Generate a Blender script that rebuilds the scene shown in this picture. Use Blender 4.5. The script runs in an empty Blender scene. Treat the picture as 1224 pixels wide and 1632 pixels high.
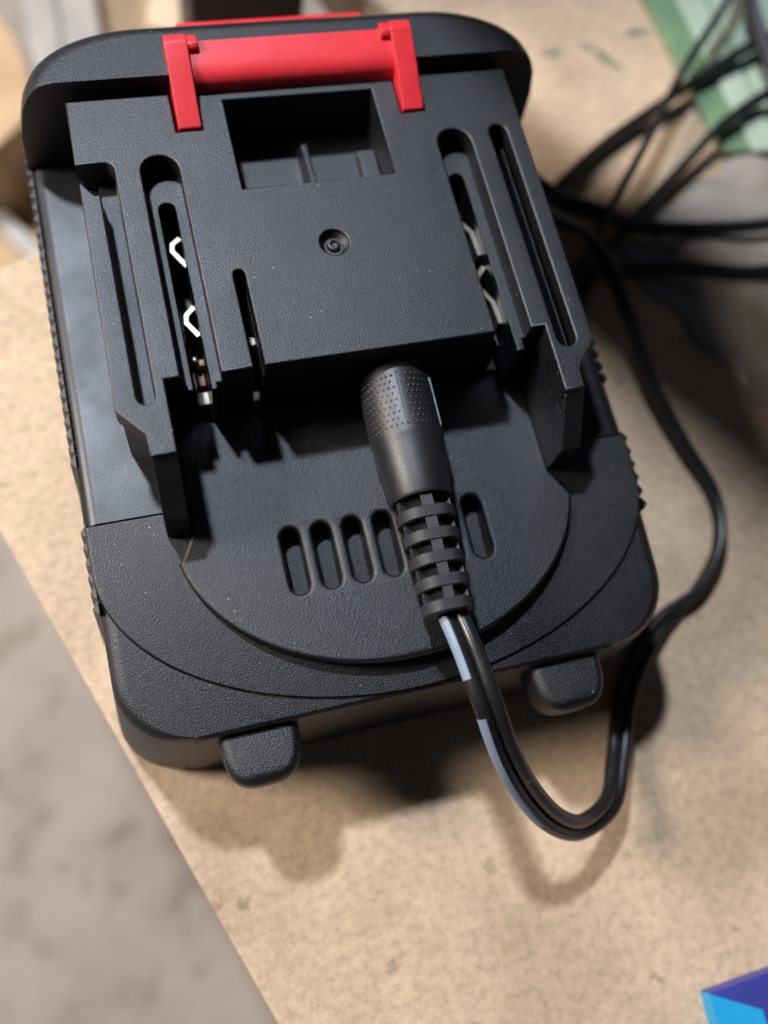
import bpy, bmesh, math, random
from mathutils import Vector, Matrix, Euler
random.seed(4)
sc = bpy.context.scene
S = 0.00085            # one model unit in metres
ZB = 47.0              # board top lies ZB units under the battery's top plate

def V(x, y, z):
    return Vector((x*S, y*S, (z+ZB)*S))

# ------------------------------------------------------------------ camera
cam = bpy.data.cameras.new('camera'); camo = bpy.data.objects.new('camera', cam)
sc.collection.objects.link(camo); sc.camera = camo
Rm = Matrix(((0.960519, -0.17583599, 0.21560368),
             (-0.23402673, -0.92971432, 0.28436381),
             (0.15044843, -0.32359387, -0.93415859)))
rot = Rm @ Matrix.Diagonal((1, -1, -1))
camo.matrix_world = Matrix.Translation(V(-30.856, -111.196, 120.0)) @ rot.to_4x4()
cam.sensor_fit = 'VERTICAL'; cam.sensor_height = 36; cam.sensor_width = 27
cam.lens = 1464.8/1632*36
cam.clip_start = 0.005; cam.clip_end = 50
cam.dof.use_dof = True; cam.dof.focus_distance = 137*S; cam.dof.aperture_fstop = 8.5
cam.dof.aperture_blades = 0

# ------------------------------------------------------------------ light
w = bpy.data.worlds.new('World'); sc.world = w; w.use_nodes = True
w.node_tree.nodes['Background'].inputs[0].default_value = (0.80, 0.86, 1.0, 1)
w.node_tree.nodes['Background'].inputs[1].default_value = 0.028

def lamp(name, loc, target, size, power, col):
    L = bpy.data.lights.new(name, 'AREA'); L.shape = 'DISK'; L.size = size*S
    L.energy = power; L.color = col
    o = bpy.data.objects.new(name, L); sc.collection.objects.link(o)
    o.location = V(*loc)
    d = V(*target)-V(*loc)
    o.rotation_euler = d.to_track_quat('-Z', 'Y').to_euler()
    return o
lamp('workshop_lamp', (-150, 290, 575), (0, -45, -20), 46, 3.5, (0.90, 0.945, 1.0))
lamp('side_lamp', (-515, 112, 365), (0, -50, -40), 180, 3.9, (1.0, 0.865, 0.73))

sc.view_settings.view_transform = 'Standard'; sc.view_settings.look = 'None'
sc.view_settings.exposure = 0.1; sc.view_settings.gamma = 1.0

# ------------------------------------------------------------------ materials
def M(name):
    m = bpy.data.materials.new(name); m.use_nodes = True
    nt = m.node_tree; b = nt.nodes['Principled BSDF']
    return m, nt, b
def N(nt, t, **kw):
    n = nt.nodes.new(t)
    for k, v in kw.items():
        if k in n.inputs: n.inputs[k].default_value = v
        else: setattr(n, k, v)
    return n
def coords(nt, scale=1.0):
    tc = N(nt, 'ShaderNodeTexCoord'); mp = N(nt, 'ShaderNodeMapping')
    k = scale/S
    mp.inputs['Scale'].default_value = (k, k, k)      # texture space in model units
    nt.links.new(tc.outputs['Object'], mp.inputs['Vector'])
    return mp.outputs['Vector']
def ramp(nt, fac, stops):
    r = N(nt, 'ShaderNodeValToRGB')
    e = r.color_ramp.elements
    while len(e) < len(stops): e.new(0.5)
    for i, (p, c) in enumerate(stops):
        e[i].position = p; e[i].color = (c[0], c[1], c[2], 1) if len(c) == 3 else c
    nt.links.new(fac, r.inputs[0]); return r
def bump(nt, b, h, strength, dist):
    n = N(nt, 'ShaderNodeBump'); n.inputs['Strength'].default_value = strength
    n.inputs['Distance'].default_value = dist*S
    nt.links.new(h, n.inputs['Height']); nt.links.new(n.outputs[0], b.inputs['Normal']); return n

def plastic(name, col, rough, grain, gstr, gscale=2.6, spec=0.5, dust=0.0):
    m, nt, b = M(name)
    v = coords(nt)
    nz = N(nt, 'ShaderNodeTexNoise', Scale=gscale, Detail=3.0, Roughness=0.65)
    nt.links.new(v, nz.inputs['Vector'])
    big = N(nt, 'ShaderNodeTexNoise', Scale=0.09, Detail=5.0, Roughness=0.6)
    nt.links.new(v, big.inputs['Vector'])
    rr = ramp(nt, big.outputs[0], [(0.3, (rough-.05,)*3), (0.7, (rough+.07,)*3)])
    nt.links.new(rr.outputs[0], b.inputs['Roughness'])
    c = Vector(col)
    rc = ramp(nt, big.outputs[0], [(0.35, tuple(c*.9)), (0.68, tuple(c*1.12))])
    last = rc.outputs[0]
    if dust > 0:
        dn = N(nt, 'ShaderNodeTexVoronoi', Scale=0.55); dn.inputs['Randomness'].default_value = 1
        nt.links.new(v, dn.inputs['Vector'])
        rd = ramp(nt, dn.outputs['Distance'], [(0.05, (1, 1, 1)), (0.10, (0, 0, 0))])
        pn = N(nt, 'ShaderNodeTexNoise', Scale=0.25, Detail=2.0)
        nt.links.new(v, pn.inputs['Vector'])
        rp = ramp(nt, pn.outputs[0], [(0.50, (0, 0, 0)), (0.62, (1, 1, 1))])
        mu = N(nt, 'ShaderNodeMath', operation='MULTIPLY')
        nt.links.new(rd.outputs[0], mu.inputs[0]); nt.links.new(rp.outputs[0], mu.inputs[1])
        mu2 = N(nt, 'ShaderNodeMath', operation='MULTIPLY'); mu2.inputs[1].default_value = dust
        nt.links.new(mu.outputs[0], mu2.inputs[0])
        mx = N(nt, 'ShaderNodeMix', data_type='RGBA')
        nt.links.new(mu2.outputs[0], mx.inputs[0]); nt.links.new(last, mx.inputs[6])
        mx.inputs[7].default_value = (0.35, 0.33, 0.32, 1)
        last = mx.outputs[2]
    nt.links.new(last, b.inputs['Base Color'])
    b.inputs['IOR'].default_value = 1.55
    b.inputs['Specular Tint'].default_value = (0.86, 0.91, 1.0, 1)
    b.inputs['Specular IOR Level'].default_value = spec
    if gstr > 0:
        bump(nt, b, nz.outputs[0], gstr, grain)
    return m

MAT = {}
MAT['shell'] = plastic('textured_black_plastic', (0.0035, 0.0037, 0.0060), 0.39, 0.16, 0.75, 4.2, 0.70, dust=0.7)
MAT['plate'] = plastic('fine_black_plastic', (0.0035, 0.0037, 0.0060), 0.39, 0.13, 0.7, 4.6, 0.72, dust=0.6)
MAT['smooth'] = plastic('smooth_black_plastic', (0.0045, 0.0045, 0.007), 0.43, 0.06, 0.25, 2.4, 0.55, dust=0.5)
MAT['dark'] = plastic('inner_black_plastic', (0.006, 0.006, 0.007), 0.5, 0.1, 0.2)
MAT['pit'] = plastic('dull_black_rubber', (0.003, 0.003, 0.003), 0.8, 0, 0, 1, 0.2)
MAT['red'] = plastic('red_plastic', (0.58, 0.022, 0.034), 0.42, 0.05, 0.25, 1.5, 0.5)
MAT['rubber'] = plastic('black_rubber', (0.010, 0.010, 0.012), 0.43, 0.10, 0.35, 4.0, 0.65)
MAT['relief'] = plastic('ribbed_rubber', (0.022, 0.022, 0.026), 0.50, 0.16, 0.45, 4.0, 0.5)
MAT['cord'] = plastic('cord_sheath', (0.012, 0.012, 0.014), 0.33, 0.05, 0.2, 1.0, 0.55)
MAT['print'] = plastic('pale_print', (0.20, 0.265, 0.37), 0.5, 0.0, 0.0)
MAT['pcb'] = plastic('green_circuit_board', (0.010, 0.11, 0.055), 0.35, 0.0, 0.0)
MAT['tan'] = plastic('tan_component', (0.36, 0.22, 0.11), 0.5, 0.0, 0.0)
MAT['brown'] = plastic('brown_component', (0.20, 0.085, 0.03), 0.45, 0.0, 0.0)
m, nt, b = M('spring_metal'); MAT['metal'] = m
b.inputs['Base Color'].default_value = (0.30, 0.28, 0.25, 1); b.inputs['Metallic'].default_value = 0.9
b.inputs['Roughness'].default_value = 0.4
nz = N(nt, 'ShaderNodeTexNoise', Scale=1.0); nt.links.new(coords(nt), nz.inputs['Vector']); bump(nt, b, nz.outputs[0], .2, .1)

def fibreboard(name, base, spots=True):
    m, nt, b = M(name); v = coords(nt)
    n1 = N(nt, 'ShaderNodeTexNoise', Scale=0.55, Detail=8.0, Roughness=0.75); nt.links.new(v, n1.inputs['Vector'])
    n2 = N(nt, 'ShaderNodeTexNoise', Scale=0.035, Detail=4.0, Roughness=0.6); nt.links.new(v, n2.inputs['Vector'])
    n3 = N(nt, 'ShaderNodeTexNoise', Scale=1.6, Detail=2.0, Roughness=0.6); nt.links.new(v, n3.inputs['Vector'])
    c = Vector(base)
    r1 = ramp(nt, n1.outputs[0], [(0.30, tuple(c*.66)), (0.5, tuple(c)), (0.70, tuple(c*1.22))])
    r2 = ramp(nt, n2.outputs[0], [(0.34, (.76, .73, .71)), (0.64, (1.06, 1.05, 1.03))])
    mx = N(nt, 'ShaderNodeMix', data_type='RGBA', blend_type='MULTIPLY'); mx.inputs[0].default_value = 1
    nt.links.new(r1.outputs[0], mx.inputs[6]); nt.links.new(r2.outputs[0], mx.inputs[7])
    vo = N(nt, 'ShaderNodeTexVoronoi', Scale=0.085); nt.links.new(v, vo.inputs['Vector'])
    ad = N(nt, 'ShaderNodeMath', operation='MULTIPLY_ADD'); ad.inputs[1].default_value = 0.5
    nt.links.new(n1.outputs[0], ad.inputs[0]); nt.links.new(vo.outputs['Distance'], ad.inputs[2])
    rs = ramp(nt, ad.outputs[0], [(0.30, (1, 1, 1)), (0.38, (0, 0, 0))])
    mx2 = N(nt, 'ShaderNodeMix', data_type='RGBA')
    ms = N(nt, 'ShaderNodeMath', operation='MULTIPLY'); ms.inputs[1].default_value = 0.38
    nt.links.new(rs.outputs[0], ms.inputs[0]); nt.links.new(ms.outputs[0], mx2.inputs[0])
    nt.links.new(mx.outputs[2], mx2.inputs[6]); mx2.inputs[7].default_value = (0.13, 0.10, 0.075, 1)
    nt.links.new(mx2.outputs[2], b.inputs['Base Color'])
    b.inputs['Roughness'].default_value = 0.75; b.inputs['Specular IOR Level'].default_value = 0.25
    bump(nt, b, n3.outputs[0], 0.35, 0.25)
    return m
MAT['mdf'] = fibreboard('fibreboard', (0.56, 0.44, 0.33))
MAT['mdf2'] = fibreboard('pale_fibreboard', (0.58, 0.47, 0.35))
MAT['card'] = fibreboard('brown_card', (0.50, 0.37, 0.24))
def concrete(name, base):
    m, nt, b = M(name); v = coords(nt)
    n1 = N(nt, 'ShaderNodeTexNoise', Scale=0.020, Detail=8.0, Roughness=0.65); nt.links.new(v, n1.inputs['Vector'])
    c = Vector(base)
    r1 = ramp(nt, n1.outputs[0], [(0.32, tuple(c*.76)), (0.52, tuple(c)), (0.70, tuple(c*1.12))])
    n2 = N(nt, 'ShaderNodeTexNoise', Scale=0.07, Detail=3.0); nt.links.new(v, n2.inputs['Vector'])
    r2 = ramp(nt, n2.outputs[0], [(0.28, (.72, .68, .62)), (0.46, (1, 1, 1))])
    mx = N(nt, 'ShaderNodeMix', data_type='RGBA', blend_type='MULTIPLY'); mx.inputs[0].default_value = 1
    nt.links.new(r1.outputs[0], mx.inputs[6]); nt.links.new(r2.outputs[0], mx.inputs[7])
    nt.links.new(mx.outputs[2], b.inputs['Base Color']); b.inputs['Roughness'].default_value = 0.8
    bump(nt, b, n2.outputs[0], .3, 3.0)
    return m
MAT['concrete'] = concrete('concrete', (0.335, 0.298, 0.27))
MAT['greymetal'] = plastic('grey_painted_metal', (0.36, 0.35, 0.345), 0.45, 0, 0)
MAT['green'] = plastic('green_plastic', (0.17, 0.28, 0.17), 0.35, 0, 0)
MAT['palegreen'] = plastic('pale_green_plastic', (0.42, 0.53, 0.45), 0.3, 0, 0)
MAT['greyfilm'] = plastic('grey_plastic_film', (0.28, 0.262, 0.25), 0.25, 1.2, 0.5, 0.06, 0.6)
MAT['cyan'] = plastic('cyan_card', (0.020, 0.36, 0.72), 0.4, 0, 0)
MAT['indigo'] = plastic('indigo_card', (0.045, 0.055, 0.32), 0.4, 0, 0)
MAT['darkpost'] = plastic('dark_brown_paint', (0.022, 0.012, 0.010), 0.5, 0, 0)
MAT['spot'] = plastic('green_paint_smear', (0.17, 0.22, 0.15), 0.6, 0, 0)

# ------------------------------------------------------------------ mesh helpers (model units in, metres out)
ORG = {}
def thing(name, label, cat, base, group=None):
    o = bpy.data.objects.new(name, None); sc.collection.objects.link(o)
    o.empty_display_size = 0.005
    o.location = V(*base); ORG[o.name] = V(*base)
    o['label'] = label; o['category'] = cat
    if group: o['group'] = group
    return o
def finish(name, me, mat, parent=None, label=None, smooth=35, kind=None):
    """me holds world-space metres; put it under its thing in the thing's own frame"""
    o = bpy.data.objects.new(name, me); sc.collection.objects.link(o)
    if parent is not None:
        p = parent
        while p.name not in ORG: p = p.parent
        me.transform(Matrix.Translation(-ORG[p.name])); o.parent = parent
    if isinstance(mat, str): mat = MAT[mat]
    me.materials.clear(); me.materials.append(mat)
    if smooth is not None:
        me.polygons.foreach_set('use_smooth', [True]*len(me.polygons))
        me.set_sharp_from_angle(angle=math.radians(smooth))
        wn = o.modifiers.new('weighted', 'WEIGHTED_NORMAL'); wn.keep_sharp = True; wn.weight = 80
    if label: o['label'] = label
    if kind: o['kind'] = kind
    return o
def mesh(verts, faces, fix=True):
    me = bpy.data.meshes.new('m'); me.from_pydata([V(*v) for v in verts], [], faces)
    if fix:
        bm = bmesh.new(); bm.from_mesh(me); bmesh.ops.remove_doubles(bm, verts=bm.verts, dist=1e-7)
        bmesh.ops.recalc_face_normals(bm, faces=bm.faces); bm.to_mesh(me); bm.free()
    me.update(); return me
def bevel(me, width, seg=2, ang=30):
    bm = bmesh.new(); bm.from_mesh(me)
    es = [e for e in bm.edges if len(e.link_faces) == 2 and e.calc_face_angle() > math.radians(ang)]
    bmesh.ops.bevel(bm, geom=es, offset=width*S, segments=seg, profile=0.5, affect='EDGES', clamp_overlap=True)
    bm.to_mesh(me); bm.free(); return me
def box(x0, x1, y0, y1, z0, z1, bv=0.3, seg=2):
    v = [(x, y, z) for z in (z0, z1) for y in (y0, y1) for x in (x0, x1)]
    f = [(0, 2, 3, 1), (4, 5, 7, 6), (0, 1, 5, 4), (2, 6, 7, 3), (0, 4, 6, 2), (1, 3, 7, 5)]
    me = mesh(v, f)
    return bevel(me, bv, seg) if bv else me
def join(ms):
    bm = bmesh.new()
    for a in ms: bm.from_mesh(a)
    me = bpy.data.meshes.new('m'); bm.to_mesh(me); bm.free(); return me
def prism_x(prof, x0, x1, bv=0.25, seg=2):
    """profile in (y,z), extruded along x"""
    n = len(prof)
    v = [(x0, y, z) for y, z in prof]+[(x1, y, z) for y, z in prof]
    f = [tuple(range(n)), tuple(range(2*n-1, n-1, -1))]+[(i, (i+1) % n, n+(i+1) % n, n+i) for i in range(n)]
    me = mesh(v, f)
    return bevel(me, bv, seg, 20) if bv else me
def arc(cx, cy, r, a0, a1, n=10, ry=None):
    ry = r if ry is None else ry
    return [(cx+r*math.cos(math.radians(a0+(a1-a0)*i/n)), cy+ry*math.sin(math.radians(a0+(a1-a0)*i/n))) for i in range(n+1)]
def area2(p): return sum(p[i][0]*p[(i+1) % len(p)][1]-p[(i+1) % len(p)][0]*p[i][1] for i in range(len(p)))
def slab(outer, holes, z0, z1, bv=0.3):
    """flat plate with holes and rounded edges from a 2D filled curve"""
    cu = bpy.data.curves.new('c', 'CURVE'); cu.dimensions = '2D'; cu.fill_mode = 'BOTH'
    for k, p in enumerate([outer]+list(holes)):
        a = area2(p)
        if (k == 0) != (a > 0): p = p[::-1]
        s = cu.splines.new('POLY'); s.points.add(len(p)-1); s.use_cyclic_u = True
        for q, (x, y) in zip(s.points, p): q.co = (x, y, 0, 1)
    cu.extrude = (z1-z0)/2-bv; cu.bevel_depth = bv; cu.bevel_resolution = 2; cu.offset = -bv
    ob = bpy.data.objects.new('c', cu)
    me = bpy.data.meshes.new_from_object(ob)
    bpy.data.objects.remove(ob); bpy.data.curves.remove(cu)
    zm = (z0+z1)/2
    for v in me.vertices: v.co = V(v.co.x, v.co.y, v.co.z+zm)
    bm = bmesh.new(); bm.from_mesh(me); bmesh.ops.remove_doubles(bm, verts=bm.verts, dist=1e-8)
    bmesh.ops.recalc_face_normals(bm, faces=bm.faces); bm.to_mesh(me); bm.free()
    return me
def stadium(xc, y0, y1, r, n=10):
    """long hole along y from y1 (front, low) to y0 (rear)"""
    return arc(xc, y0-r, r, 0, 180, n)+arc(xc, y1+r, r, 180, 360, n)
def loft(secs, cap=True):
    n = len(secs[0]); v = [p for s in secs for p in s]; f = []
    for k in range(len(secs)-1):
        for i in range(n):
            j = (i+1) % n
            f.append((k*n+i, k*n+j, (k+1)*n+j, (k+1)*n+i))
    if cap: f += [tuple(range(n)), tuple(range((len(secs)-1)*n, len(secs)*n))[::-1]]
    return mesh(v, f)
def lathe(prof, origin, axis, side, n=40, cap=True):
    a = Vector(axis).normalized(); s = Vector(side); s = (s-a*s.dot(a)).normalized(); t = a.cross(s); o = Vector(origin)
    secs = [[tuple(o+a*d+(s*math.cos(2*math.pi*i/n)+t*math.sin(2*math.pi*i/n))*r) for i in range(n)] for d, r in prof]
    return loft(secs, cap)
def catmull(P, sub=10):
    out = []
    P = [Vector(p) for p in P]; n = len(P)
    for i in range(n-1):
        p0 = P[i-1] if i > 0 else P[0]*2-P[1]
        p1, p2 = P[i], P[i+1]; p3 = P[i+2] if i+2 < n else P[-1]*2-P[-2]
        for k in range(sub):
            t = k/sub
            out.append(0.5*((2*p1)+(p2-p0)*t+(2*p0-5*p1+4*p2-p3)*t*t+(3*p1-p0-3*p2+p3)*t**3))
    out.append(P[-1]); return out

# ================================================================== SETTING
def structure(name, me, mat, smooth=35):
    o = finish(name, me, mat, None, smooth=smooth); o['kind'] = 'structure'; return o
# fibreboard: a rectangle whose left edge and rear edge cross the picture
ux = Vector((0.945, 0.327)); uy = Vector((0.337, -0.9415))
c0 = Vector((-79.3, -3.6))
def bpt(a, b_, z): p = c0+ux*a+uy*b_; return (p.x, p.y, z)
pl_ = [(0, 0), (0, 330), (420, 330), (420, -140), (130, -140), (130, 0)]      # a notch is sawn out behind the battery
v = [bpt(a, b_, z) for z in (-ZB-16, -ZB) for a, b_ in pl_]
me = mesh(v, [tuple(range(6)), tuple(range(6, 12))]+[(i, (i+1) % 6, 6+(i+1) % 6, 6+i) for i in range(6)])
bevel(me, 0.7, 3)
structure('board', me, 'mdf')
ZF = -192
me = mesh([(-4000, -4000, ZF), (4000, -4000, ZF), (4000, 4000, ZF), (-4000, 4000, ZF)], [(0, 1, 2, 3)])
structure('floor', me, 'concrete', None)

# ================================================================== BATTERY PACK
BAT = thing('battery_pack', 'black slide-on tool battery pack with red release catch, lying on the fibreboard', 'battery', (0, -40, -ZB))
ZL = -15.8      # side ledge level
def ztop(y):
    return ZL if y > -62 else ZL-3.4*((-62-y)/35.5)**1.35
def wplan(y, W, yf, r):
    """half width of a rounded rectangle plan, front edge at yf with corner radius r"""
    if y > yf+r: return W
    d = (yf+r-y); return W-r+math.sqrt(max(0, r*r-d*d))
def trough(y, zt):
    if -83.05 < y < -66.95: return [(1.0, zt-8), (20.0, zt-8), (20.05, zt)]
    return [(0.2, zt), (0.6, zt), (1.0, zt)]
def section(y, w, zt, zb, rt, rb, draft):
    pts = []
    wt, wb = w, w+draft
    for a in range(0, 91, 15):
        pts.append((wt-rt+rt*math.sin(math.radians(a)), zt-rt+rt*math.cos(math.radians(a))))
    for a in range(0, 91, 15):
        pts.append((wb-rb+rb*math.cos(math.radians(a)), zb+rb-rb*math.sin(math.radians(a))))
    pts = trough(y, zt)+pts
    return [(-x, y, z) for x, z in pts][::-1]+[(x, y, z) for x, z in pts]
# main shell (textured), corners one small step under the apron
ys = [10, 0, -20, -40, -62, -66.9, -67, -74, -80, -83, -83.1, -87]
yf, rc = -97.3, 10.0
for i in range(0, 11): ys.append(yf+rc-rc*math.sin(math.radians(i*9)))
secs = []
for y in ys:
    w = wplan(y, 44.7, yf, rc)
    secs.append(section(y, w, ztop(y)-0.65, -46.3, 2.4, 3.0, 2.0))
# soften the front rim
y = yf-0.25; secs.append([(x*0.985, yf-0.5, (z-ZL)*0.96+ZL-0.55) for x, _, z in secs[-1]])
secs = [[(x, y_-2.2*max(0, -20-z)/26*max(0, min(1, (-70-y_)/20)), z) for x, y_, z in sct] for sct in secs]
shell = finish('shell', loft(secs), 'shell', BAT, smooth=40)
# lower tray, slightly narrower, down to the board
out = []
for (cx, cy, a0) in ((34, 4, 0), (-34, 4, 90), (-34, -85, 180), (34, -85, 270)): out += arc(cx, cy, 9.5, a0, a0+90, 8)
finish('base_tray', slab(out, [], -ZB+0.03, -45, 0.3), 'dark', BAT)
# smooth side ledge between hump and apron
secs = [section(y, 44.95, ZL, -21, 2.6, 0.8, 0.1) for y in (4, -20, -40, -63.6)]
finish('side_ledge', loft(secs), 'smooth', BAT, smooth=40)
# apron: half ellipse in front, follows the falling top
secs = []
ay, aa, ab = -71.0, 44.75, 26.2
yy = [-63.9, -66, -66.9, -67.0, -68.5]+[ay-ab*math.sin(math.radians(i*4.5)) for i in range(0, 20)]+[-83.0, -83.1]+[ay-ab*.9995]
yy = sorted(set(yy), reverse=True)
def sec_apron(y, w, zt, zb, r):
    pts = []
    r = min(r, w*.5)
    for a in range(0, 91, 30):
        pts.append((w-r+r*math.sin(math.radians(a)), zt-r+r*math.cos(math.radians(a))))
    pts.append((w, zb))
    if w > 21: pts = trough(y, zt)+pts
    else: pts = [(w*.1, zt), (w*.2, zt), (w*.3, zt)]+pts
    return [(-x, y, z) for x, z in pts][::-1]+[(x, y, z) for x, z in pts]
for y in yy:
    w = aa if y > ay else aa*math.sqrt(max(0, 1-((y-ay)/ab)**2))
    secs.append(sec_apron(y, max(w, 1.2), ztop(y)-0.02, ztop(y)-3, 0.6))
finish('apron', loft(secs), 'shell', BAT, smooth=40)
# raised deck disc with seven vent slots
VX = [-14.85+4.95*i for i in range(7)]
disc = [(29.4, -40), (29.4, -67.7)]+[(31.8, -72.0)]+arc(0, -68, 32.5, -9, -171, 48, 25.2)+[(-31.8, -72.0), (-29.4, -67.7), (-29.4, -40)]
disc = disc[::-1]
holes = [stadium(x, -69.7, -80.2, 1.5) for x in VX]
finish('deck', slab(disc, holes, -22.6, ZL+0.15, 0.7), 'shell', BAT)
for x in VX:
    finish('vent_floor', prism_x([(-69, -23), (-69, -22), (-78, -20.3), (-81, -19.8), (-81, -23)], x-1.7, x+1.7, 0), 'dark', BAT)
# faint moulding lines running down from the slots
for x in VX:
    finish('mould_line', box(x+0.5, x+0.72, -84.2, -81.0, ZL+0.08, ZL+0.22, 0.05, 1), 'shell', BAT)

# rear hump
def hump_plan(W, yb, r, yfr):
    p = [(W, yfr)]
    ry = min(r*.8, yb-yfr-.6)
    p += [(W-r+r*math.cos(math.radians(a)), yb-ry+ry*math.sin(math.radians(a))) for a in range(0, 91, 6)]
    return p+[(-x, y) for x, y in p[::-1]]
secs = []
for z, W, yb, r in ((-44, 45.0, 14.5, 17), (-30, 45.2, 16.2, 17), (-16, 45.0, 16.6, 17), (-8, 44.4, 16.2, 17), (-3, 43.2, 15.0, 17), (-0.6, 42.0, 13.8, 17), (0.9, 40.7, 12.4, 17), (1.7, 39.4, 11.2, 16.5), (2.05, 37.6, 9.8, 16)):
    pl = hump_plan(W, yb, r, 1.3)
    secs.append([(x, y, z+0.6*max(0, min(1, (z+10)/12))*(1-max(0, y-1.3)/15)) for x, y in pl])
hump = finish('hump', loft(secs), 'shell', BAT, smooth=38)

# grip ribs on both flanks
def rib(side, y):
    x0 = 44.5*side; x1 = 45.4*side
    pts = [(x0, y+1.05), (x1, y+0.05), (x1, y-0.25), (x0, y-1.05)]
    zt = ztop(y)
    v = [(x, yy_, zt-0.5 if abs(x) < 45 else zt-0.9) for x, yy_ in pts]+[(x+1.6*side, yy_, -42) for x, yy_ in pts]
    return mesh(v, [(0, 1, 2, 3), (7, 6, 5, 4), (0, 1, 5, 4), (1, 2, 6, 5), (2, 3, 7, 6), (3, 0, 4, 7)])
yr = [6-2.35*i for i in range(26)]+[-64.2-2.35*i for i in range(6)]
for side in (-1, 1):
    for y in yr:
        finish('grip_rib', rib(side, y), 'shell', BAT, smooth=20)

# front tabs
for s in (-1, 1):
    x0, x1 = sorted((18.9*s, 31.0*s))
    mid, hw = (x0+x1)/2, (x1-x0)/2
    out = [(x1, -94), (x0, -94)]
    for i in range(33):
        th = math.radians(180+180*i/32); cc, ss = math.cos(th), math.sin(th)
        out.append((mid+hw*math.copysign(abs(cc)**0.62, cc), -98.4+7.6*math.copysign(abs(ss)**0.75, ss)))
    finish('front_tab', slab(out, [], -29.5, -21.4, 1.6), 'shell', BAT, smooth=50)

# top plate ----------------------------------------------------------
L1 = [(-36.5, -0.0), (-36.6, -11.9), (-32.8, -11.9)]+arc(-32.4, -13.3, 1.4, 80, 0, 6)
L1 += [(-31.0, -51.6)]+arc(-32.3, -51.6, 1.3, 0, -180, 8)[1:]
L1 += [(-33.6, -17.6), (-34.5, -17.5), (-36.0, -15.2), (-36.45, -15.2), (-36.75, -53.3), (-33.25, -57.5), (-33.1, -60.8), (-29.4, -60.8), (-29.4, -49.5), (-27.1, -49.5)]
L1 += arc(-24.2, -14.3, 2.9, 180, 0, 12)
L1 += [(-21.3, -49.6), (-16.6, -49.6)]+arc(-15.75, -34.1, 0.88, 180, 0, 8)+[(-14.87, -49.5), (20.9, -49.5)]
L1 += arc(23.8, -14.3, 2.9, 180, 0, 12)
L1 += [(26.7, -49.5), (29.0, -49.5), (28.95, -60.8), (32.2, -60.8), (32.4, -57.5), (36.2, -53.0), (36.4, 0), (20.5, 0), (20.5, -7.4), (16.3, -7.4), (16.3, 0), (-16.4, 0), (-16.4, -7.4), (-20.6, -7.4), (-20.6, 0)]
pocket = [(-12.35, -2.0), (-12.35, -19.0), (12.35, -19.0), (12.35, -2.0)]
rslot = stadium(31.8, -11.4, -53.6, 1.55)
screw = arc(-0.3, -30.4, 2.25, 0, 345, 23)
finish('rail_plate', slab(L1, [pocket, rslot, screw], -4, 0, 0.32), 'plate', BAT)
L2 = [(-36.0, -0.2), (-36.0, -11.6), (-31.2, -11.6), (-31.15, -51.6)]+arc(-32.3, -51.6, 1.15, 0, -180, 8)[1:]
L2 += [(-33.45, -17.2), (-36.0, -15.0), (-36.2, -53.2), (-32.9, -57.2), (-29.5, -57.2), (-29.5, -49.2), (-26.3, -49.2), (-26.3, -49.9), (-25.45, -49.9)]
L2 += arc(-24.15, -18.6, 1.3, 180, 0, 8)+[(-22.85, -50.2), (-22.0, -50.2), (-22.0, -49.2), (-16.5, -49.2)]
L2 += arc(-15.75, -34.1, 0.8, 180, 0, 8)+[(-14.95, -49.2), (22.0, -49.2), (22.0, -49.9), (22.5, -49.9)]
L2 += arc(23.8, -18.6, 1.3, 180, 0, 8)+[(25.1, -51.2), (26.4, -51.2), (26.4, -49.2), (29.2, -49.2), (29.2, -57.2), (32.0, -57.2), (35.8, -52.8), (35.8, -0.2)]
finish('rail_block', slab(L2, [[(-12.5, -1.8), (-12.5, -19.2), (12.5, -19.2), (12.5, -1.8)], stadium(31.8, -11.3, -53.7, 1.5)], -15.9, -3.9, 0.18), 'plate', BAT)
# floors of the outer grooves
finish('groove_floor', box(-33.9, -30.6, -53.2, -11.0, -9, -4.9, 0), 'plate', BAT)
finish('groove_floor', box(-35.9, -33.85, -15.6, -11.1, -9, -6.5, 0), 'plate', BAT)
finish('groove_floor', box(29.6, 34.0, -55, -10.6, -13, -9.5, 0), 'plate', BAT)
# rail tips: face leans forward, then drops
for x0, x1 in ((-33.0, -29.45), (29.1, 32.25)):
    finish('rail_tip', prism_x([(-56, -0.5), (-60.7, -0.5), (-67.5, -8.0), (-67.7, -15.9), (-56, -15.9)], x0, x1, 0.15, 1), 'plate', BAT)
# pocket: floor, centre rib, side step
finish('pocket_floor', box(-13.4, 13.4, -20.2, -0.9, -12, -9.6, 0), 'plate', BAT)
finish('pocket_rib', prism_x([(-19.1, -9.7), (-19.1, -3.4), (-8.0, -4.6), (-5.5, -9.7)], -0.6, 0.45, 0.2), 'plate', BAT)
finish('pocket_step', box(9.4, 12.45, -19.1, -8, -9.7, -7.4, 0.3), 'plate', BAT)
finish('pocket_step', box(-12.45, -11.2, -19.1, -8, -9.7, -8.4, 0.3), 'plate', BAT)
# screw dimple: dished floor with a small boss
finish('dimple', lathe([(-3.9, 0.01), (-3.9, 2.6), (-0.5, 2.6), (-0.5, 2.3), (-0.9, 1.95), (-1.3, 1.5), (-1.3, 1.1), (-0.8, 0.9), (-0.7, 0.65), (-1.0, 0.45), (-1.05, 0.01)], (-0.3, -30.4, 0), (0, 0, 1), (1, 0, 0), 28, False), 'plate', BAT)
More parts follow.
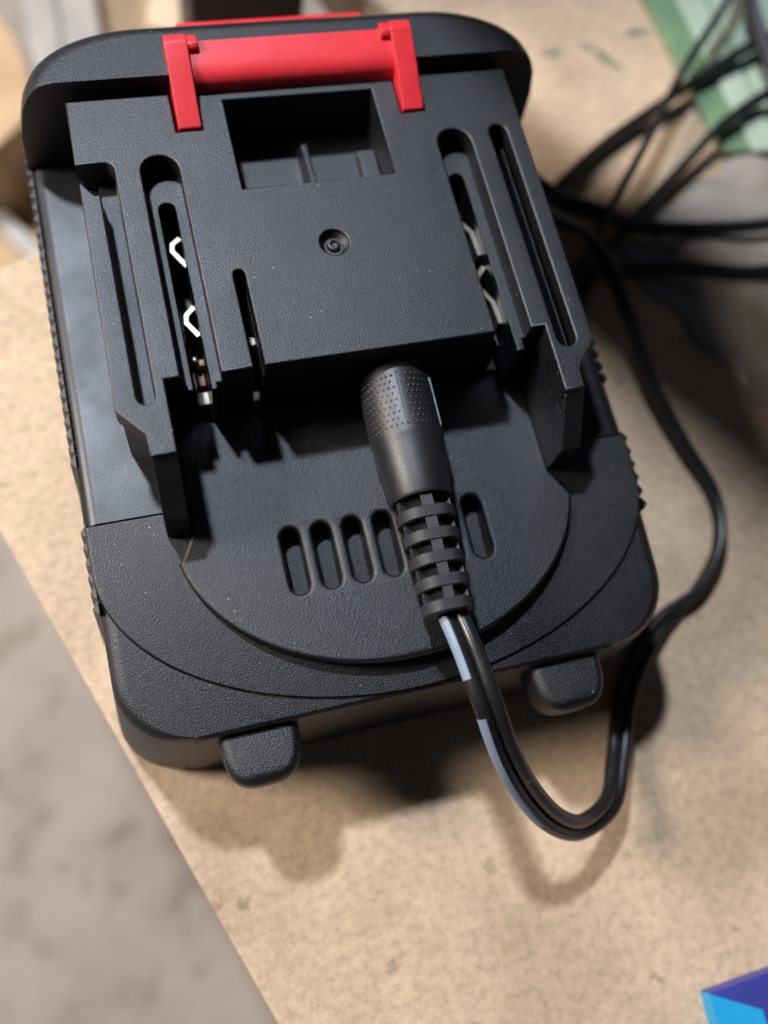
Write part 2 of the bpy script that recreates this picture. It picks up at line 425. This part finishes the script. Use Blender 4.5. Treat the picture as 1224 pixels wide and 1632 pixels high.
# circuit board edge and parts seen down the slots
for xa, xb in ((-25.7, -22.5), (-16.7, -14.7), (22.2, 25.4)):
    finish('circuit_board', box(xa, xb, -49.0, -15.5, -15.5, -14.2, 0), 'pcb', BAT)
def spring(path, z0=-13.5, z1=-6.4, th=0.8):
    P = [Vector((x, y, 0)) for x, y in path]; v = []; n = len(P)
    for i, p in enumerate(P):
        t = (P[min(i+1, n-1)]-P[max(i-1, 0)]).normalized(); nn = Vector((-t.y, t.x, 0))*th/2
        for q, z in ((p+nn, z0), (p+nn, z1), (p-nn, z1), (p-nn, z0)): v.append((q.x, q.y, z))
    return loft([v[i*4:i*4+4] for i in range(n)])
for path in ([(-23.0, -22.2), (-24.3, -23.2), (-24.5, -24.4), (-23.7, -25.8), (-22.7, -27.4)],
             [(-22.9, -34.7), (-24.3, -36.0), (-24.5, -37.3), (-23.0, -39.8)],
             [(23.2, -23.3), (23.1, -25.1), (24.6, -27.3), (24.9, -31.8)],
             [(24.9, -34.1), (23.2, -35.9), (23.0, -37.9), (24.6, -40.8), (24.9, -44.8)],
             [(-15.1, -41.4), (-15.35, -42.0), (-15.1, -42.6)]):
    finish('contact_spring', spring(path), 'metal', BAT, smooth=20)
for (x, y, sx, sy, z, mt, nm) in ((-25.0, -40.6, 0.7, 1.7, -10.8, 'tan', 'capacitor'), (-24.0, -44.2, 1.0, 1.5, -11.6, 'brown', 'capacitor'), (-24.2, -42.2, .4, .5, -9, 'metal', 'solder_joint'), (-23.2, -42.4, .45, .6, -10, 'tan', 'capacitor'), (-24.9, -45.6, .3, 1.6, -9.5, 'metal', 'solder_joint'),
                                  (-23.9, -47.4, 1.1, 1.2, -12.4, 'metal', 'solder_joint'), (-15.7, -48.2, 0.75, .9, -12.6, 'metal', 'solder_joint'), (23.9, -46.6, .5, .8, -10.6, 'tan', 'capacitor')):
    finish(nm, box(x-sx, x+sx, y-sy, y+sy, -14.3, z, 0.3), mt, BAT)

# red release catch --------------------------------------------------
CATCH = finish('release_catch', prism_x([(-0.4, -3.0), (-0.4, 0.0), (-0.35, 0.7), (-0.2, 1.4), (0.1, 2.0), (0.6, 2.5), (1.3, 2.95), (2.4, 3.3), (4.2, 3.65), (6.3, 3.9), (6.5, 3.3), (6.5, -3)], -17.6, 17.6, 0), 'red', BAT, 'red bar of the release catch', smooth=50)
for s in (-1, 1):
    x0, x1 = sorted((16.55*s, 20.15*s))
    a = prism_x([(-7.1, -3.5), (-7.1, 0.25), (1.6, 3.9), (5.2, 5.2), (6.9, 5.0), (7.0, -3.5)], x0, x1, 0.28)
    xa, xb = sorted((14.9*s, 17.0*s))
    b_ = prism_x([(4.3, 0), (4.3, 4.4), (5.0, 4.9), (6.85, 4.75), (6.95, 0)], xa, xb, 0.25)
    finish('catch_arm', join([a, b_]), 'red', CATCH)
finish('catch_button', box(-17, 16, 13.0, 18.4, -16, -3.6, 0.8), 'red', BAT)

# ================================================================== CHARGER CORD
CORD = thing('charger_cord', 'black two-core charger cord with a ribbed barrel plug pushed into the battery pack', 'charger cord', (5, -70, -ZB))
o0 = Vector((5.6, -46.0, -8.9)); o1 = Vector((4.45, -88.0, -8.3))
ax = (o1-o0).normalized()
# plug body
prof = [(0.0, 3.2), (0.3, 4.2), (1.2, 4.9), (3.0, 5.35), (6.0, 5.6), (9.0, 5.75), (15.6, 5.75), (16.1, 5.6), (18.0, 5.45), (22.0, 5.15), (25.0, 4.85), (25.5, 4.6), (25.6, 3.6)]
plug = finish('plug', lathe(prof, o0, ax, (1, 0, 0), 48), 'rubber', CORD, smooth=40)
def pl(d, r, ang):
    s = (Vector((1, 0, 0))-ax*ax.x).normalized(); t = s.cross(ax)
    if t.z < 0: t = -t
    return o0+ax*d+(s*math.cos(math.radians(ang))+t*math.sin(math.radians(ang)))*r
# grip dots in two staggered patches, a raised seam between them
ds = []
for k in range(9):
    d = 6.6+k*1.02
    for j in range(-9, 10):
        a = 90+j*8.2+(4.1 if k % 2 else 0)
        if abs(a-97) < 9: continue
        if abs(a-30) < 5: continue
        c = pl(d, 5.72, a); n_ = (c-pl(d, 0, a)).normalized()
        tt = ax; bb = n_.cross(tt)
        q = 0.27
        vv = [tuple(c+tt*q), tuple(c+bb*q), tuple(c-tt*q), tuple(c-bb*q), tuple(c+n_*0.26)]
        ds.append(mesh(vv, [(0, 1, 4), (1, 2, 4), (2, 3, 4), (3, 0, 4)], False))
finish('grip_dots', join(ds), 'rubber', plug, smooth=80, kind='stuff')
for ang in (97, 30):
    vv = []
    secs = []
    for d in (6.2, 6.6, 14.6, 15.0):
        r = 5.74
        h = 0.02 if d in (6.2, 15.0) else 0.20
        secs.append([tuple(pl(d, r-.2, ang-2.4)), tuple(pl(d, r+h, ang-1.5)), tuple(pl(d, r+h, ang+1.5)), tuple(pl(d, r-.2, ang+2.4))])
    finish('seam_ridge', loft(secs), 'rubber', plug)
# strain relief: core, five rings, bridges
core = finish('strain_relief', lathe([(25.2, 3.1), (43.0, 2.5)], o0, ax, (1, 0, 0), 24), 'pit', CORD)
for k in range(5):
    d = 27.35+k*3.5; r0 = 4.62-k*0.19
    # rings are flattened above and below
    secs = []
    for dd, f in ((0, 0.92), (0.22, 1.0), (1.75, 0.975), (1.95, 0.90)):
        ring = []
        for i in range(36):
            a = i*10
            r = r0*f
            p = pl(d+dd, r, a)
            z = p.z-pl(d+dd, 0, 0).z
            lim = r*0.86
            if abs(z) > lim: p = p+Vector((0, 0, (lim-abs(z))*(1 if z > 0 else -1)*0.8))
            ring.append(tuple(p))
        secs.append(ring)
    finish('relief_ring', loft(secs), 'relief', core, smooth=30)
    for a, hw in ((93, 13), (20, 6), (163, 6), (270, 13)):
        rr = r0*(0.87 if a in (93, 270) else 0.92)
        secs = [[tuple(pl(d-1.7+q, rr-1.8, a-hw)), tuple(pl(d-1.7+q, rr, a-hw)), tuple(pl(d-1.7+q, rr, a+hw)), tuple(pl(d-1.7+q, rr-1.8, a+hw))] for q in (0, 1.9)]
        finish('relief_bridge', loft(secs), 'relief', core, smooth=20)
# metal barrel between plug and pack
finish('barrel', lathe([(-5, 2.6), (0.5, 2.6)], o0, ax, (1, 0, 0), 20), 'metal', CORD)

# cord path: x, y, z, lie angle (0 flat, 90 on edge)
CP = [(4.55, -83.0, -8.4, 0), (4.5, -86.5, -8.3, 0), (5.0, -90.0, -8, 0), (5.7, -95.6, -7.5, 2), (6.7, -103.2, -8.5, 5), (9.0, -110.5, -14, 12), (12.9, -116.7, -21, 20), (18.1, -121.7, -28, 28), (24.3, -124.0, -34, 34), (32.3, -121.8, -39, 22),
      (37.3, -115.1, -42, 8), (42.2, -106.6, -43.8, 3), (47.6, -99.8, -44.8, 5), (55.3, -93.2, -45.0, 25), (65.0, -88.3, -45.0, 88), (72.6, -80.5, -44.8, 88), (75.1, -70.2, -44.5, 88), (71.4, -57.7, -43, 88),
      (67.6, -44.0, -40, 88), (65.3, -31.2, -36, 88), (62.9, -21.4, -33, 88), (59.7, -14.9, -31, 40), (54.5, -11.6, -30, 30),
      (49.5, -4.5, -31, 20), (52.5, 2.5, -34, 20), (60.7, -1.2, -38, 30), (69.5, -3.6, -40, 88), (77.6, -7.2, -41.5, 88), (91.1, -9.0, -42.6, 88), (110.7, -10.3, -42.6, 88), (140, -9, -42, 88), (165, 4, -42, 30), (168, 30, -42, 20), (150, 44, -42, 40),
      (133.0, 41.6, -41, 88), (117.3, 35.5, -41, 88), (98.7, 27.1, -43.6, 88), (78.8, 16.9, -44.6, 88), (61.6, 4.7, -44.5, 88), (52, -6, -44.8, 88), (49.6, -13, -44.8, 40), (53, -18, -44, 40), (62.1, -14.9, -40, 88), (72.9, -2.7, -40, 88), (88.0, 14.3, -39.6, 88), (102.2, 31.0, -39.2, 88), (121.5, 50.7, -37, 88), (132, 66, -37, 88), (138, 74, -36, 30), (134, 70, -35, 40),
      (126.9, 52.5, -36, 88), (125.3, 36.7, -37.2, 88), (124.8, 19.6, -38.5, 88), (128, 0, -41, 88), (124, -18, -42, 88), (104.8, -21.8, -43, 88), (86.8, -18.0, -43.5, 88), (73.6, -16.6, -44.2, 88), (66, -15.6, -44.8, 88), (58, -20, -45, 40), (57.5, -26, -45, 40), (63, -20, -44, 88), (69.3, -12.6, -43.4, 88), (79.6, -4.0, -44.0, 88), (94.8, 7.1, -43.4, 88), (110.6, 18.0, -41.5, 88), (127, 24.6, -40, 88), (150, 27, -40, 88), (190, 30, -42, 40)]
SUB = 9
PATH = catmull([p[:3] for p in CP], SUB)
ANG = [a.x for a in catmull([(p[3], 0, 0) for p in CP], SUB)]
FR = []
for i, p in enumerate(PATH):
    t = (PATH[min(i+1, len(PATH)-1)]-PATH[max(i-1, 0)]).normalized()
    h = Vector((-t.y, t.x, 0)).normalized()      # left of travel, level
    u = t.cross(h)*-1
    if u.z < 0: u = -u
    a = math.radians(ANG[i])
    FR.append((p, t, (h*math.cos(a)+u*math.sin(a)), (u*math.cos(a)-h*math.sin(a))))
RS = 1.2
def rs(i): return 1.2 if i < 105 else max(1.0, 1.2-(i-105)*0.006)
def strand(off, n=14, i0=0, i1=None):
    secs = []
    for q, (p, t, h, u) in enumerate(FR[i0:i1]):
        r = rs(q+i0); f_ = r/1.2
        secs.append([tuple(p+h*off*f_+(h*math.cos(2*math.pi*k/n)+u*math.sin(2*math.pi*k/n))*r) for k in range(n)])
    return loft(secs)
core_r = finish('conductor', strand(1.12), 'cord', CORD, smooth=60)
core_l = finish('conductor', strand(-1.12), 'cord', CORD, smooth=60)
# the printed dashes ride on the strand that faces left in the near loop
def dash(i0, i1, off, a0, a1, r=RS+0.04):
    v = []; f = []; n = 7
    for p, t, h, u in FR[i0:i1]:
        for k in range(n+1):
            a = math.radians(a0+(a1-a0)*k/n)
            v.append(tuple(p+h*off+(h*math.cos(a)+u*math.sin(a))*r))
    for i in range(i1-i0-1):
        for k in range(n):
            f.append((i*(n+1)+k, i*(n+1)+k+1, (i+1)*(n+1)+k+1, (i+1)*(n+1)+k))
    return mesh(v, f, False)
STRIPE_OFF = -1.12; A0, A1 = 100, 172
finish('printed_dash', dash(17, 32, STRIPE_OFF, A0, A1), 'print', core_l)
finish('printed_dash', dash(37, 61, STRIPE_OFF, A0, A1), 'print', core_l)

# tiny printed mark on the other strand
def print_mark(txt, idx, off, size):
    cu = bpy.data.curves.new('t', 'FONT'); cu.body = txt; cu.size = size; cu.align_x = 'CENTER'; cu.align_y = 'CENTER'
    ob = bpy.data.objects.new('t', cu); me = bpy.data.meshes.new_from_object(ob)
    bpy.data.objects.remove(ob); bpy.data.curves.remove(cu)
    p, t, h, u = FR[idx]
    for v_ in me.vertices:
        ang = v_.co.y/RS
        q = p+h*off+t*v_.co.x+(u*math.cos(ang)+h*math.sin(ang))*(RS+0.05)
        v_.co = V(*q)
    finish('printed_mark', me, 'print', core_r, smooth=None)
print_mark('20', 50, 1.12, 1.2)

# ================================================================== NEIGHBOURS
# small blue carton, bottom right
BX = thing('blue_carton', 'small blue and purple carton at the lower right corner', 'carton', (44, -160, -ZB))
def hexa(p, z0, z1, bv=0.25):
    n = len(p); v = [(x, y, z0) for x, y in p]+[(x, y, z1) for x, y in p]
    f = [tuple(range(n))[::-1], tuple(range(n, 2*n))]+[(i, (i+1) % n, n+(i+1) % n, n+i) for i in range(n)]
    return bevel(mesh(v, f), bv, 2)
q0 = Vector((41.3, -155.6)); e1 = Vector((0.9996, 0.028)); e2 = Vector((-0.06, -0.998))
def cpt(a, b_): p = q0+e1*a+e2*b_; return (p.x, p.y)
finish('carton_body', hexa([cpt(0, 0), cpt(60, 0), cpt(60, 40), cpt(0, 40)][::-1], -46.9, -43.5, .25), 'indigo', BX)
finish('printed_panel', hexa([cpt(-0.06, 0.1), cpt(8.7, 5.1), cpt(9.2, 39), cpt(-0.06, 39)][::-1], -46.85, -43.42, 0), 'cyan', BX)

# green plastic tray, top right
GT = thing('green_tray', 'green plastic tray with a pale rim at the top right corner', 'tray', (125, 40, -ZB))
g0 = Vector((105.5, 58)); gd = Vector((0.082, -0.9966)); gp = Vector((0.9966, 0.082))
def gpt(a, b_): p = g0+gd*a+gp*b_; return (p.x, p.y)
finish('tray_wall', hexa([gpt(-60, 0), gpt(-60, 70), gpt(49, 70), gpt(49, 15), gpt(46, 0)][::-1], -46.9, -44.4, .8), 'green', GT)
finish('tray_rim', hexa([gpt(-60, 7.5), gpt(-60, 15), gpt(49.5, 15), gpt(48, 7.5)][::-1], -44.8, -43.6, .5), 'palegreen', GT)
finish('tray_lid', hexa([gpt(-60, 16.5), gpt(-60, 70), gpt(48, 70), gpt(48, 16.5)][::-1], -44.8, -44.1, .3), 'palegreen', GT)

# grey plastic wrapper under the cord on the right
nx, ny = 26, 26
v = []; f = []
cor = [Vector((73, -9)), Vector((118, 14)), Vector((175, -30)), Vector((98, -58))]
for j in range(ny+1):
    for i in range(nx+1):
        s_, t_ = i/nx, j/ny
        p = (cor[0]*(1-s_)+cor[1]*s_)*(1-t_)+(cor[3]*(1-s_)+cor[2]*s_)*t_
        e = min(s_, 1-s_, t_, 1-t_)
        h = 3.2*min(1, e*6)**.6*(0.55+0.45*math.sin(i*.55+1.3*math.sin(j*.4))*math.cos(j*.37))
        v.append((p.x+1.2*math.sin(j*.8), p.y+1.0*math.sin(i*.9), -46.8+max(0.15, h)))
for j in range(ny):
    for i in range(nx):
        a = j*(nx+1)+i; f.append((a, a+1, a+nx+2, a+nx+1))
wr = finish('plastic_wrapper', mesh(v, f), 'greyfilm', None, smooth=180)
sol = wr.modifiers.new('thick', 'SOLIDIFY'); sol.thickness = 0.2*S
wr['label'] = 'crumpled grey plastic wrapper under the cords on the right'; wr['category'] = 'wrapper'

# paint smears on the board, top right
for k, (x, y, rx, ry, a) in enumerate(((76.5, 46.9, 2.6, 1.1, .2), (90.6, 43.4, 4.0, 1.3, -.9), (86.5, 47.6, 2.6, .8, -.6), (101.0, 51.4, 3.6, 1.0, .1))):
    pts = []
    for i in range(18):
        th = i/18*2*math.pi; q = 1+0.28*math.sin(3*th+k)+.15*math.sin(7*th+2*k)
        px, py = rx*q*math.cos(th), ry*q*math.sin(th)
        pts.append((x+px*math.cos(a)-py*math.sin(a), y+px*math.sin(a)+py*math.cos(a), -ZB+0.08))
    o = finish('paint_smear', mesh(pts, [tuple(range(18))]), 'spot', bpy.data.objects['board'] if False else None, smooth=None)
    o.parent = bpy.data.objects['board']

# dark upright post right behind the battery
o = finish('dark_post', hexa([(-8, 66), (19, 66), (19, 88), (-8, 88)], ZF, 330, 1.5), 'darkpost')
o['label'] = 'dark brown upright post standing behind the battery at the top edge'; o['category'] = 'post'
# clutter below the rear left of the board
o = finish('pale_offcut', hexa([(-16, 96), (8, 84), (30, 140), (4, 170)], -191.9, -78, .8), 'mdf2')
o['label'] = 'pale wooden offcut behind the battery, just left of the dark post'; o['category'] = 'offcut'
TB = thing('metal_tube', 'grey square metal tube lying behind the left rear corner of the battery', 'tube', (-42, 135, ZF))
finish('tube_side', hexa([(-51, 92), (-40, 92), (-39, 240), (-50, 240)], -139.8, -121, 2.0), 'greymetal', TB)
finish('tube_flange', hexa([(-41, 94), (-28, 94), (-26, 240), (-40, 240)], -139.7, -123, 1.0), 'greymetal', TB)
o = finish('cardboard_box', hexa([(-140, 96), (-63, 95), (-53, 105), (-50.5, 119), (-52.5, 132), (-58, 148), (-140, 200)], -191.9, -118, 1.5), 'card')
o['label'] = 'brown cardboard box at the upper left edge beside the grey tube'; o['category'] = 'box'
o = finish('wood_batten', hexa([(-140, 70), (-62, 62), (-50, 88), (-140, 98)], -191.9, -150, 1.2), 'card')
o['label'] = 'brown wooden batten lying low beyond the board at the left edge'; o['category'] = 'batten'
o = finish('grey_strap', hexa([(-76, 96), (-70, 98), (-40, 52), (-46, 49)], -150.2, -146, 1.0), 'greymetal')
o['label'] = 'thin grey metal strap lying across the brown batten at left'; o['category'] = 'strap'
o = finish('brown_panel', hexa([(-40, 96), (-12, 92), (10, 240), (-40, 240)], -191.9, -140, 1.0), 'card')
o['label'] = 'brown panel lying low between grey tube and pale offcut'; o['category'] = 'panel'
